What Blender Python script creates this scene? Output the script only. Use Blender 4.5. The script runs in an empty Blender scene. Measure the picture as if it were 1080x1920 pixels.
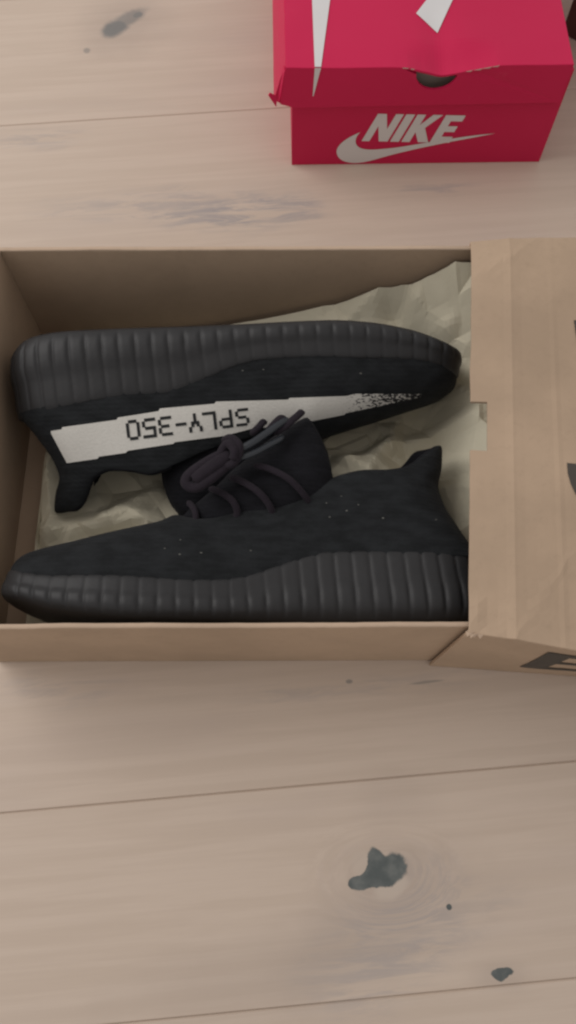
import bpy, bmesh, math, random
from mathutils import Vector, Matrix, noise
from mathutils.bvhtree import BVHTree
from mathutils.geometry import delaunay_2d_cdt, tessellate_polygon
from math import sin, cos, tan, pi, radians, sqrt

S = 0.01                       # everything below is measured in centimetres
sc = bpy.context.scene
C = sc.collection

# ------------------------------------------------------------------ camera
CAM_H, TILT, FPX = 58.0, radians(21.0), 1480.0
cam_d = bpy.data.cameras.new('camera')
cam = bpy.data.objects.new('camera', cam_d)
C.objects.link(cam)
cam.location = (0, 0, CAM_H*S)
cam.rotation_euler = (TILT, 0, 0)
cam_d.sensor_fit = 'VERTICAL'
cam_d.sensor_height = 24.0
cam_d.lens = 24.0*FPX/1920.0
cam_d.clip_start = 0.01
cam_d.clip_end = 50
sc.camera = cam

# ------------------------------------------------------------------ light
world = bpy.data.worlds.new('World')
sc.world = world
world.use_nodes = True
bg = world.node_tree.nodes['Background']
bg.inputs[0].default_value = (1.0, 0.952, 0.922, 1)
bg.inputs[1].default_value = 0.53

def area(name, loc, target, size, size_y, power, col):
    l = bpy.data.lights.new(name, 'AREA')
    l.shape = 'RECTANGLE'
    l.size, l.size_y, l.energy, l.color = size, size_y, power, col
    o = bpy.data.objects.new(name, l)
    C.objects.link(o)
    o.location = loc
    o.rotation_euler = (Vector(target)-Vector(loc)).to_track_quat('-Z', 'Y').to_euler()
    return o
area('window_light', (-1.25, 0.78, 1.38), (0.0, 0.45, 0.0), 1.5, 1.3, 19.0, (1.0, 0.97, 0.95))

sc.view_settings.view_transform = 'Standard'
sc.view_settings.look = 'None'
sc.view_settings.gamma = 1
sc.view_settings.use_curve_mapping = False
sc.view_settings.exposure = 0.0
sc.cycles.filter_width = 2.4
sc.cycles.use_denoising = True
sc.cycles.max_bounces = 8

# ------------------------------------------------------------------ helpers
def at(u, v, z):
    """pixel of the 1080x1920 photograph -> point on the horizontal plane z (cm)"""
    x, y = (u-540)/FPX, (960-v)/FPX
    t = (CAM_H-z)/(cos(TILT)-y*sin(TILT))
    return Vector((x*t, t*(sin(TILT)+y*cos(TILT)), z))

def at_plane(u, v, p0, n):
    x, y = (u-540)/FPX, (960-v)/FPX
    d = Vector((x, sin(TILT)+y*cos(TILT), -cos(TILT)+y*sin(TILT)))
    o = Vector((0, 0, CAM_H))
    t = (Vector(p0)-o).dot(n)/d.dot(n)
    return o+d*t

def poly_bm(poly, sub=0):
    bm = bmesh.new()
    vs = [bm.verts.new((x, y, 0)) for x, y in poly]
    for tri in tessellate_polygon([[Vector((x, y, 0)) for x, y in poly]]): bm.faces.new([vs[k] for k in tri])
    for _ in range(sub): bmesh.ops.subdivide_edges(bm, edges=bm.edges, cuts=1, use_grid_fill=True)
    bmesh.ops.triangulate(bm, faces=bm.faces)
    bm.verts.index_update()
    return bm
def lerp(a, b, t): return a+(b-a)*t
def sstep(a, b, x):
    t = min(1, max(0, (x-a)/(b-a)))
    return t*t*(3-2*t)

def table(pts):
    """monotone-ish smooth interpolation through (x, y) points"""
    xs = [p[0] for p in pts]; ys = [p[1] for p in pts]
    n = len(pts)
    m = []
    for i in range(n):
        if i == 0: m.append((ys[1]-ys[0])/(xs[1]-xs[0]))
        elif i == n-1: m.append((ys[-1]-ys[-2])/(xs[-1]-xs[-2]))
        else:
            d0 = (ys[i]-ys[i-1])/(xs[i]-xs[i-1]); d1 = (ys[i+1]-ys[i])/(xs[i+1]-xs[i])
            m.append(0 if d0*d1 <= 0 else 2*d0*d1/(d0+d1))
    def f(x):
        if x <= xs[0]: return ys[0]
        if x >= xs[-1]: return ys[-1]
        i = 0
        while x > xs[i+1]: i += 1
        h = xs[i+1]-xs[i]; t = (x-xs[i])/h
        return ((2*t**3-3*t*t+1)*ys[i]+(t**3-2*t*t+t)*h*m[i]
                +(-2*t**3+3*t*t)*ys[i+1]+(t**3-t*t)*h*m[i+1])
    return f

def catmull(P, per=8, closed=False):
    P = [Vector(p) for p in P]
    out = []
    n = len(P)
    for i in range(n if closed else n-1):
        if closed:
            p0, p1, p2, p3 = P[i-1], P[i], P[(i+1) % n], P[(i+2) % n]
        else:
            p1, p2 = P[i], P[i+1]
            p0 = P[i-1] if i else p1*2-p2
            p3 = P[i+2] if i+2 < n else p2*2-p1
        for k in range(per):
            t = k/per
            out.append(0.5*((2*p1)+(p2-p0)*t+(2*p0-5*p1+4*p2-p3)*t*t+(3*p1-p0-3*p2+p3)*t**3))
    if not closed: out.append(P[-1].copy())
    return out

def resample(P, n):
    L = [0]
    for i in range(1, len(P)): L.append(L[-1]+(P[i]-P[i-1]).length)
    out = []; j = 0
    for k in range(n+1):
        d = L[-1]*k/n
        while j < len(P)-2 and L[j+1] < d: j += 1
        t = (d-L[j])/max(1e-9, L[j+1]-L[j])
        out.append(P[j].lerp(P[j+1], min(1, max(0, t))))
    return out, L[-1]

def mesh(name, V, F, mat, parent=None, smooth=False, origin=(0, 0, 0)):
    o3 = Vector(origin)
    me = bpy.data.meshes.new(name)
    me.from_pydata([((Vector(v)-o3)*S)[:] for v in V], [], F)
    me.validate()
    bm = bmesh.new(); bm.from_mesh(me)
    bmesh.ops.recalc_face_normals(bm, faces=bm.faces)
    bm.to_mesh(me); bm.free()
    if smooth:
        for p in me.polygons: p.use_smooth = True
    o = bpy.data.objects.new(name, me)
    C.objects.link(o)
    if mat: me.materials.append(mat)
    o.location = o3*S
    if parent: o.parent = parent
    return o

def sheet(name, V, F, mat, parent=None, thick=0.0, offset=-1, smooth=False, up=None, bevel=0):
    """open sheet given thickness in cm; up = vector its faces should point along"""
    me = bpy.data.meshes.new(name)
    me.from_pydata([(Vector(v)*S)[:] for v in V], [], F)
    bm = bmesh.new(); bm.from_mesh(me)
    bmesh.ops.recalc_face_normals(bm, faces=bm.faces)
    if up is not None:
        s = Vector((0, 0, 0))
        for f in bm.faces: s += f.normal*f.calc_area()
        if s.dot(Vector(up)) < 0: bmesh.ops.reverse_faces(bm, faces=bm.faces)
    bm.to_mesh(me); bm.free()
    if smooth:
        for p in me.polygons: p.use_smooth = True
    o = bpy.data.objects.new(name, me); C.objects.link(o)
    me.materials.append(mat)
    if parent: o.parent = parent
    if thick:
        md = o.modifiers.new('thickness', 'SOLIDIFY'); md.thickness = thick*S; md.offset = offset
    if bevel:
        b = o.modifiers.new('edge', 'BEVEL'); b.width = bevel*S; b.segments = 2; b.limit_method = 'ANGLE'
    return o

def grid_faces(nx, ny, skip=lambda i, j: False, wrap=False):
    F = []
    for j in range(ny-1):
        for i in range(nx if wrap else nx-1):
            if skip(i, j): continue
            i2 = (i+1) % nx
            F.append((j*nx+i, j*nx+i2, (j+1)*nx+i2, (j+1)*nx+i))
    return F

def box(name, x0, x1, y0, y1, z0, z1, mat, parent=None, bevel=0.06):
    V = [(x, y, z) for z in (z0, z1) for y in (y0, y1) for x in (x0, x1)]
    F = [(0, 1, 3, 2), (4, 5, 7, 6), (0, 1, 5, 4), (2, 3, 7, 6), (0, 2, 6, 4), (1, 3, 7, 5)]
    o = mesh(name, V, F, mat, parent)
    if bevel:
        b = o.modifiers.new('edge', 'BEVEL'); b.width = bevel*S; b.segments = 2
    return o

def tube(name, P, r, mat, parent=None, n=10, flat=1.0, up=(0, 0, 1), per=8, ends=True, rfun=None):
    P = catmull(P, per)
    V, F = [], []
    U = Vector(up)
    for i, p in enumerate(P):
        t = (P[min(i+1, len(P)-1)]-P[max(i-1, 0)]).normalized()
        s = t.cross(U)
        if s.length < 1e-4: s = Vector((1, 0, 0))
        s.normalize(); w = s.cross(t).normalized()
        q = i/(len(P)-1)
        rr = r*(rfun(q) if rfun else 1)
        if ends:
            e = min(q, 1-q)*(len(P)-1)
            if e < 2: rr *= (0.35, 0.8)[int(e)] if e < 2 else 1
        for k in range(n):
            a = 2*pi*k/n
            V.append(p+s*cos(a)*rr+w*sin(a)*rr*flat)
    F = grid_faces(n, len(P), wrap=True)
    F.append(tuple(range(n))); F.append(tuple((len(P)-1)*n+k for k in range(n)))
    return mesh(name, V, F, mat, parent, smooth=True)

def thing(name, label, cat, loc=(0, 0, 0), rotz=0, group=None):
    o = bpy.data.objects.new(name, None)
    o.empty_display_size = 0.03
    C.objects.link(o)
    o.location = Vector(loc)*S
    o.rotation_euler = (0, 0, rotz)
    o['label'] = label; o['category'] = cat
    if group: o['group'] = group
    return o

# ------------------------------------------------------------------ materials
class NT:
    def __init__(s, name):
        s.m = bpy.data.materials.new(name); s.m.use_nodes = True
        s.t = s.m.node_tree; s.N = s.t.nodes; s.L = s.t.links
        s.b = s.N['Principled BSDF']
    def n(s, kind, **kw):
        x = s.N.new(kind)
        for k, v in kw.items(): setattr(x, k, v)
        return x
    def link(s, a, b): s.L.new(a, b)
    def setv(s, sock, v):
        if hasattr(v, 'links') or isinstance(v, bpy.types.NodeSocket): s.L.new(v, sock)
        else: sock.default_value = v
    def math(s, op, a, b=None, c=None, clamp=False):
        x = s.n('ShaderNodeMath', operation=op); x.use_clamp = clamp
        s.setv(x.inputs[0], a)
        if b is not None: s.setv(x.inputs[1], b)
        if c is not None: s.setv(x.inputs[2], c)
        return x.outputs[0]
    def mix(s, f, a, b):
        x = s.n('ShaderNodeMix', data_type='RGBA')
        s.setv(x.inputs[0], f)
        for i, v in ((6, a), (7, b)):
            if isinstance(v, tuple): v = (v+(1,))[:4]
            s.setv(x.inputs[i], v)
        return x.outputs[2]
    def noise(s, vec, scale, detail=4, rough=0.5, dist=0.0):
        x = s.n('ShaderNodeTexNoise')
        if vec is not None: s.link(vec, x.inputs['Vector'])
        x.inputs['Scale'].default_value = scale
        x.inputs['Detail'].default_value = detail
        x.inputs['Roughness'].default_value = rough
        x.inputs['Distortion'].default_value = dist
        return x
    def ramp(s, f, a, b):
        x = s.n('ShaderNodeMapRange', interpolation_type='SMOOTHSTEP')
        s.link(f, x.inputs[0]); x.inputs[1].default_value = a; x.inputs[2].default_value = b
        return x.outputs[0]
    def bump(s, h, strength, dist=0.001):
        x = s.n('ShaderNodeBump')
        x.inputs['Strength'].default_value = strength
        x.inputs['Distance'].default_value = dist
        s.link(h, x.inputs['Height'])
        s.link(x.outputs[0], s.b.inputs['Normal'])
        return x
    def mapping(s, vec, scale=(1, 1, 1), rot=(0, 0, 0), loc=(0, 0, 0)):
        x = s.n('ShaderNodeMapping')
        s.link(vec, x.inputs[0])
        x.inputs['Location'].default_value = loc
        x.inputs['Rotation'].default_value = rot
        x.inputs['Scale'].default_value = scale
        return x.outputs[0]

def simple(name, col, rough=0.6, var=0.06, nscale=40, bump=0.1, bscale=400, spec=0.3, sheen=0.0):
    t = NT(name)
    co = t.n('ShaderNodeTexCoord').outputs['Object']
    nz = t.noise(co, nscale, 5)
    d = tuple(c*(1-var*2.2) for c in col); l = tuple(min(1, c*(1+var*2.2)) for c in col)
    t.link(t.mix(nz.outputs[0], d, l), t.b.inputs['Base Color'])
    t.b.inputs['Roughness'].default_value = rough
    t.b.inputs['Specular IOR Level'].default_value = spec
    if sheen:
        t.b.inputs['Sheen Weight'].default_value = sheen
        t.b.inputs['Sheen Roughness'].default_value = 0.6
    if bump:
        t.bump(t.noise(co, bscale, 3).outputs[0], bump)
    return t.m

PLANK_ROT = radians(4.9)
def make_floor_mat():
    t = NT('whitewashed_oak')
    pos = t.n('ShaderNodeNewGeometry').outputs['Position']
    rnd = t.n('ShaderNodeObjectInfo').outputs['Random']
    P = t.mapping(pos, rot=(0, 0, -PLANK_ROT))
    off = t.n('ShaderNodeCombineXYZ')
    t.link(t.math('MULTIPLY', rnd, 7.0), off.inputs[0]); t.link(t.math('MULTIPLY', rnd, 3.0), off.inputs[1])
    va = t.n('ShaderNodeVectorMath', operation='ADD'); t.link(P, va.inputs[0]); t.link(off.outputs[0], va.inputs[1])
    Q = va.outputs[0]
    kn = at(722, 1636, 0)
    km = t.mapping(t.mapping(t.mapping(pos, loc=(-kn.x*S, -kn.y*S, 0)), rot=(0, 0, -PLANK_ROT)), scale=(1/.045, 1/.030, 0))
    kl = t.n('ShaderNodeVectorMath', operation='LENGTH'); t.link(km, kl.inputs[0])
    kmask = t.math('SUBTRACT', 1.0, t.ramp(kl.outputs[1], .15, 1.3))
    ks = t.n('ShaderNodeSeparateXYZ'); t.link(km, ks.inputs[0])
    kb = t.n('ShaderNodeCombineXYZ'); t.link(t.math('MULTIPLY', t.math('MULTIPLY', ks.outputs[1], kmask), -.020), kb.inputs[1])
    t.link(t.math('MULTIPLY', kmask, .9), kb.inputs[0])
    kv = t.n('ShaderNodeVectorMath', operation='ADD'); t.link(Q, kv.inputs[0]); t.link(kb.outputs[0], kv.inputs[1])
    Q = kv.outputs[0]
    wob = t.noise(t.mapping(Q, scale=(2.2, 5, 1)), 2.0, 3)
    grain = t.noise(t.mapping(Q, scale=(1.6, 34, 1)), 3.2, 6, 0.6, 0.35)
    fine = t.noise(t.mapping(Q, scale=(7, 210, 1)), 3.0, 4, 0.65)
    broad = t.noise(t.mapping(Q, scale=(1.5, 7, 1)), 2.5, 4)
    base = t.mix(t.ramp(grain.outputs[0], 0.36, 0.66), (0.530, 0.432, 0.352), (0.568, 0.467, 0.385))
    base = t.mix(t.math('MULTIPLY', t.ramp(fine.outputs[0], 0.40, 0.72), 0.12), base, (0.46, 0.365, 0.295))
    base = t.mix(t.math('MULTIPLY', t.ramp(broad.outputs[0], 0.48, 0.74), 0.30), base, (0.48, 0.395, 0.345))
    base = t.mix(t.math('MULTIPLY', t.math('SUBTRACT', rnd, 0.3, clamp=True), 0.25), base, (0.55, 0.45, 0.37))
    # knots and mineral streaks: ellipses with ragged rims (cm)
    n1 = t.noise(pos, 70, 4, 0.6); n2 = t.noise(pos, 22, 3)
    def blob(cx, cy, rx, ry, rot, rag, soft, nz=n1):
        m = t.mapping(pos, loc=(-cx*S, -cy*S, 0))
        m = t.mapping(m, rot=(0, 0, -radians(rot)))
        m = t.mapping(m, scale=(1/(rx*S), 1/(ry*S), 0))
        ad = t.n('ShaderNodeVectorMath', operation='MULTIPLY_ADD')
        sub = t.n('ShaderNodeVectorMath', operation='SUBTRACT')
        t.link(nz.outputs['Color'], sub.inputs[0]); sub.inputs[1].default_value = (.5, .5, .5)
        t.link(sub.outputs[0], ad.inputs[0]); ad.inputs[1].default_value = (rag, rag, 0); t.link(m, ad.inputs[2])
        ln = t.n('ShaderNodeVectorMath', operation='LENGTH'); t.link(ad.outputs[0], ln.inputs[0])
        return t.math('SUBTRACT', 1.0, t.ramp(ln.outputs[1], 1-soft, 1+soft))
    def px(u, v): p = at(u, v, 0); return p.x, p.y
    # halos and grey streaks
    gst = t.noise(t.mapping(Q, scale=(8, 60, 1)), 2.2, 5, 0.7, 0.8)
    for (u, v, rx, ry, rot, k) in ((715, 1640, 2.9, 2.0, 0, .22), (230, 45, 4.2, 3.4, 30, .30), (940, 1826, 1.6, .8, 4, .25),
                                   (740, 1500, 2.4, 1.8, 4, .14), (700, 1740, 7.5, 2.6, 28, .26), (450, 1830, 8.0, 2.2, 14, .18)):
        b = blob(*px(u, v), rx, ry, rot, 1.1, .7, n2)
        base = t.mix(t.math('MULTIPLY', b, k), base, (0.30, 0.245, 0.215))
    for (u, v, rx, ry, rot, k) in ((470, 395, 6.5, 1.9, 3, .85), (300, 385, 9.0, 1.7, 3, .45), (740, 1760, 6, 2.6, 30, .50), (60, 260, 4, 1.5, 4, .4),
                                   (820, 355, 3.0, .8, 5, .5), (120, 1290, 4.5, 1.2, 4, .35), (650, 1290, 9, .8, 4, .3)):
        b = blob(*px(u, v), rx, ry, rot, 1.6, .6, n2)
        base = t.mix(t.math('MULTIPLY', t.math('MULTIPLY', b, t.ramp(gst.outputs[0], .40, .62)), k), base, (0.335, 0.305, 0.30))
    # growth rings round the big knot
    rw = t.n('ShaderNodeMath', operation='SINE')
    t.link(t.math('ADD', t.math('MULTIPLY', kl.outputs[1], 26.0), t.math('MULTIPLY', n2.outputs[0], 14.0)), rw.inputs[0])
    ring = t.math('MULTIPLY', t.math('MULTIPLY', t.ramp(rw.outputs[0], .2, 1.0), kmask), .13)
    base = t.mix(ring, base, (0.36, 0.285, 0.245))
    # pale rims, then filler
    for (u, v, rx, ry, rot, k) in ((680, 1618, .8, .9, 40, .45), (735, 1664, 1.2, .62, 22, .8), (222, 38, 1.0, .5, 40, .4)):
        base = t.mix(t.math('MULTIPLY', blob(*px(u, v), rx, ry, rot, .5, .3), k), base, (0.52, 0.44, 0.37))
    n3 = t.noise(pos, 150, 6, .65)
    fill = None
    for (u, v, rx, ry, rot, rag) in ((733, 1630, 1.35, 1.0, 32, .6), (702, 1611, .50, .80, 8, .6), (688, 1650, 1.15, .48, 30, .6), (669, 1654, .6, .30, 0, .6), (712, 1638, .75, .6, 0, .6),
                                     (942, 1823, .80, .28, 5, .8), (938, 1831, .36, .32, 0, .8), (842, 1701, .20, .22, 0, .9)):
        b = blob(*px(u, v), rx, ry, rot, rag, .75, n3)
        fill = b if fill is None else t.math('ADD', fill, b)
    fill = t.ramp(fill, .50, .72)
    base = t.mix(fill, base, t.mix(t.ramp(n1.outputs[0], .35, .7), (0.092, 0.105, 0.104), (0.155, 0.165, 0.158)))
    grey = None
    for (u, v, rx, ry, rot, rag, k) in ((216, 52, 1.6, 1.0, 42, .7, .85), (238, 36, 2.3, .85, 38, .8, .62), (258, 28, .7, .45, 30, .8, .8), (163, 95, .35, .35, 0, .8, .5),
                                        (655, 1278, .25, .15, 0, .8, .6), (800, 1279, 1.2, .10, 6, .8, .5)):
        b = t.math('MULTIPLY', blob(*px(u, v), rx, ry, rot, rag, .38), k)
        grey = b if grey is None else t.math('MAXIMUM', grey, b)
    base = t.mix(grey, base, (0.155, 0.165, 0.165))
    t.link(base, t.b.inputs['Base Color'])
    t.b.inputs['Roughness'].default_value = 0.55
    t.b.inputs['Specular IOR Level'].default_value = 0.25
    h = t.math('ADD', t.math('MULTIPLY', fine.outputs[0], 0.6), t.math('MULTIPLY', grain.outputs[0], 0.5))
    t.bump(h, 0.10, 0.0006)
    return t.m

def make_cardboard(name, col, var=0.10):
    t = NT(name)
    co = t.n('ShaderNodeTexCoord').outputs['Object']
    a = t.noise(co, 9, 5, 0.6); b = t.noise(co, 160, 4, 0.7)
    d = tuple(c*(1-var) for c in col); l = tuple(c*(1+var) for c in col)
    base = t.mix(t.ramp(a.outputs[0], .3, .7), d, l)
    base = t.mix(t.math('MULTIPLY', t.ramp(b.outputs[0], .5, .75), .22), base, tuple(c*.72 for c in col))
    t.link(base, t.b.inputs['Base Color'])
    t.b.inputs['Roughness'].default_value = .72
    t.b.inputs['Specular IOR Level'].default_value = .22
    t.bump(t.math('ADD', t.math('MULTIPLY', a.outputs[0], 1.2), t.math('MULTIPLY', b.outputs[0], .25)), .25, .0015)
    return t.m

def make_knit(name, col):
    t = NT(name)
    co = t.n('ShaderNodeTexCoord').outputs['Object']
    w1 = t.n('ShaderNodeTexWave'); w1.wave_type = 'BANDS'; w1.bands_direction = 'DIAGONAL'
    t.link(t.mapping(co, scale=(1, 1.6, .6)), w1.inputs[0]); w1.inputs['Scale'].default_value = 130; w1.inputs['Distortion'].default_value = 2.5
    w1.inputs['Detail'].default_value = 2
    w2 = t.n('ShaderNodeTexWave'); w2.wave_type = 'BANDS'; w2.bands_direction = 'Y'
    t.link(co, w2.inputs[0]); w2.inputs['Scale'].default_value = 95; w2.inputs['Distortion'].default_value = 1.5; w2.inputs['Detail Scale'].default_value = 6
    nz = t.noise(co, 500, 3); pt = t.noise(t.mapping(co, scale=(1, 2.2, 1)), 60, 4, .6)
    base = t.mix(t.ramp(pt.outputs[0], .3, .7), tuple(c*.72 for c in col), tuple(c*1.3 for c in col))
    t.link(base, t.b.inputs['Base Color'])
    t.b.inputs['Roughness'].default_value = .9
    t.b.inputs['Specular IOR Level'].default_value = .16
    t.b.inputs['Sheen Weight'].default_value = .025
    t.b.inputs['Sheen Roughness'].default_value = .5
    h = t.math('ADD', t.math('MULTIPLY', w2.outputs[1], .22), t.math('MULTIPLY', w1.outputs[1], .14))
    h = t.math('ADD', h, t.math('MULTIPLY', nz.outputs[0], .6))
    t.bump(h, .45, .0012)
    return t.m

def make_red():
    t = NT('red_coated_card')
    co = t.n('ShaderNodeTexCoord').outputs['Object']
    a = t.noise(co, 7, 4); b = t.noise(co, 55, 5, .7)
    base = t.mix(a.outputs[0], (0.53, 0.011, 0.068), (0.60, 0.017, 0.086))
    base = t.mix(t.math('MULTIPLY', t.ramp(b.outputs[0], .62, .8), .12), base, (.62, .14, .16))
    t.link(base, t.b.inputs['Base Color'])
    t.b.inputs['Roughness'].default_value = .5
    t.b.inputs['Specular IOR Level'].default_value = .22
    t.bump(a.outputs[0], .25, .004)
    return t.m

def make_stripe():
    t = NT('white_knit_stripe')
    co = t.n('ShaderNodeTexCoord').outputs['Object']
    sep = t.n('ShaderNodeSeparateXYZ'); t.link(co, sep.inputs[0])
    toe = t.math('SUBTRACT', 1.0, t.ramp(sep.outputs[0], .034, .105))      # the knit mixes black into white towards the toe
    nz = t.noise(t.mapping(co, scale=(1, 2.2, 1)), 420, 2, .6)
    k = t.math('MULTIPLY', t.ramp(t.math('ADD', nz.outputs[0], t.math('MULTIPLY', toe, .20)), .60, .66), t.ramp(toe, .02, .4))
    fine = t.noise(co, 700, 2)
    base = t.mix(fine.outputs[0], (.52, .505, .465), (.64, .62, .575))
    t.link(t.mix(k, base, (.022, .022, .024)), t.b.inputs['Base Color'])
    t.b.inputs['Roughness'].default_value = .85
    t.b.inputs['Specular IOR Level'].default_value = .2
    t.bump(fine.outputs[0], .3, .001)
    return t.m

def make_paper():
    t = NT('tissue_paper')
    co = t.n('ShaderNodeTexCoord').outputs['Object']
    a = t.noise(co, 30, 5, .6, 1.0); b = t.noise(co, 260, 3)
    t.link(t.mix(a.outputs[0], (.60, .555, .425), (.69, .64, .50)), t.b.inputs['Base Color'])
    t.b.inputs['Roughness'].default_value = .9
    t.b.inputs['Specular IOR Level'].default_value = .08
    t.bump(t.math('ADD', a.outputs[0], t.math('MULTIPLY', b.outputs[0], .15)), .18, .003)
    return t.m

M = {
    'floor': make_floor_mat(),
    'gap': simple('dark_joint', (.24, .17, .125), .9, bump=0),
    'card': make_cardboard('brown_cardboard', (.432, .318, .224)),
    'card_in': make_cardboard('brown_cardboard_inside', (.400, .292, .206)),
    'card_edge': make_cardboard('pale_cardboard_edge', (.48, .36, .265)),
    'ink': simple('grey_ink', (.075, .065, .055), .75, bump=0),
    'red': make_red(),
    'white': simple('white_ink', (.66, .65, .65), .5, .02, bump=0),
    'grey_card': simple('grey_card_inside', (.42, .38, .32), .85),
    'scuff': simple('scuffed_card', (.50, .30, .27), .8),
    'knit': make_knit('black_knit', (.0135, .0148, .0162)),
    'knit_soft': make_knit('black_lining', (.0075, .0075, .0095)),
    'rubber': simple('black_rubber', (.0250, .0250, .0262), .50, .10, 60, .12, 300, .30),
    'lace': simple('black_purple_lace', (.0170, .0128, .0180), .9, .12, 300, .5, 900, .2, .03),
    'aglet': simple('lace_tip_film', (.018, .022, .028), .36, .05, 60, 0, spec=.5),
    'stripe': make_stripe(),
    'letter': simple('black_knit_letter', (.020, .021, .022), .85, .1, 300, .2),
    'lint': simple('pale_lint', (.12, .12, .11), .9, bump=0),
    'paper': make_paper(),
    'dark_brown': simple('dark_brown_plain', (.085, .036, .030), .7, .12),
}

# ------------------------------------------------------------------ floor
base = mesh('subfloor', [(-160, -120, -1.6), (160, -120, -1.6), (160, 180, -1.6), (-160, 180, -1.6)], [(0, 1, 2, 3)], M['gap'])
floor = bpy.data.objects.new('floor', None); C.objects.link(floor)
floor['kind'] = 'structure'
base.name = 'subfloor'; base.parent = floor
lines = [-102, -80, -62, -44, -27.5, -11.33, 1.80, 19.5, 36.6, 64.5, 82.0, 101, 119, 137, 156]
for i in range(len(lines)-1):
    y0, y1 = lines[i]+.004, lines[i+1]-.004
    w = y1-y0
    c = .085
    prof = [(y0, -1.5), (y0, -c*1.3), (y0+c, 0), (y1-c, 0), (y1, -c*1.3), (y1, -1.5)]
    V = [(x, y, z) for x in (-150, 150) for y, z in prof]
    n = len(prof)
    F = [(k, k+1, n+k+1, n+k) for k in range(n-1)]+[tuple(range(n)), tuple(range(n, 2*n))]
    o = mesh('plank', V, F, M['floor'], floor)
    o.rotation_euler = (0, 0, PLANK_ROT)

# ------------------------------------------------------------------ brown tray (drawer of the shoebox)
tray = thing('shoebox_tray', 'open brown cardboard tray holding the two black sneakers on tissue paper', 'box', (-2, 24.8, 0), radians(.2))
TX0, TX1, TY0, TY1, TZ = -19.3, 19.5, -14.25, 14.05, 11.0   # outer, relative to the tray's centre
TK = .30
def tray_wall(x0, x1, y0, y1, name):
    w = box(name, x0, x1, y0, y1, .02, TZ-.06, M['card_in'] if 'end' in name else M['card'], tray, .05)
    # the rim is a fold of the board: slightly wavy and rounded
    along_x = (x1-x0) > (y1-y0)
    n = 60; V = []
    for i in range(n+1):
        q = i/n
        px_ = lerp(x0, x1, q) if along_x else lerp(y0, y1, q)
        wv = .045*noise.noise(Vector((px_*.25, x0, y0)))+.02*noise.noise(Vector((px_*1.3, x0, y1)))
        hv = .04*noise.noise(Vector((px_*.3, y1, x1)))
        for a, h in ((-.02, -.07), (-.02, .01), (.06, .06), (.5, .075), (.94, .06), (1.02, .01), (1.02, -.07)):
            if along_x: V.append((px_, lerp(y0, y1, a)+wv, TZ+h+(hv if h > 0 else 0)))
            else: V.append((lerp(x0, x1, a)+wv, px_, TZ+h+(hv if h > 0 else 0)))
    mesh('folded_rim', V, grid_faces(7, n+1)+[tuple(range(7)), tuple(n*7+k for k in range(7))], M['card_edge'], w, True)
    return w
tray_wall(TX0, TX1, TY0, TY0+TK, 'front_wall')
tray_wall(TX0, TX1, TY1-TK, TY1, 'back_wall')
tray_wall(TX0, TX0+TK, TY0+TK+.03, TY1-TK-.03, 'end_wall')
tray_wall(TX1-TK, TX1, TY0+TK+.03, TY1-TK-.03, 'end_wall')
box('bottom', TX0+TK+.02, TX1-TK-.02, TY0+TK+.02, TY1-TK-.02, .03, .30, M['card_in'], tray, 0)

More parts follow.
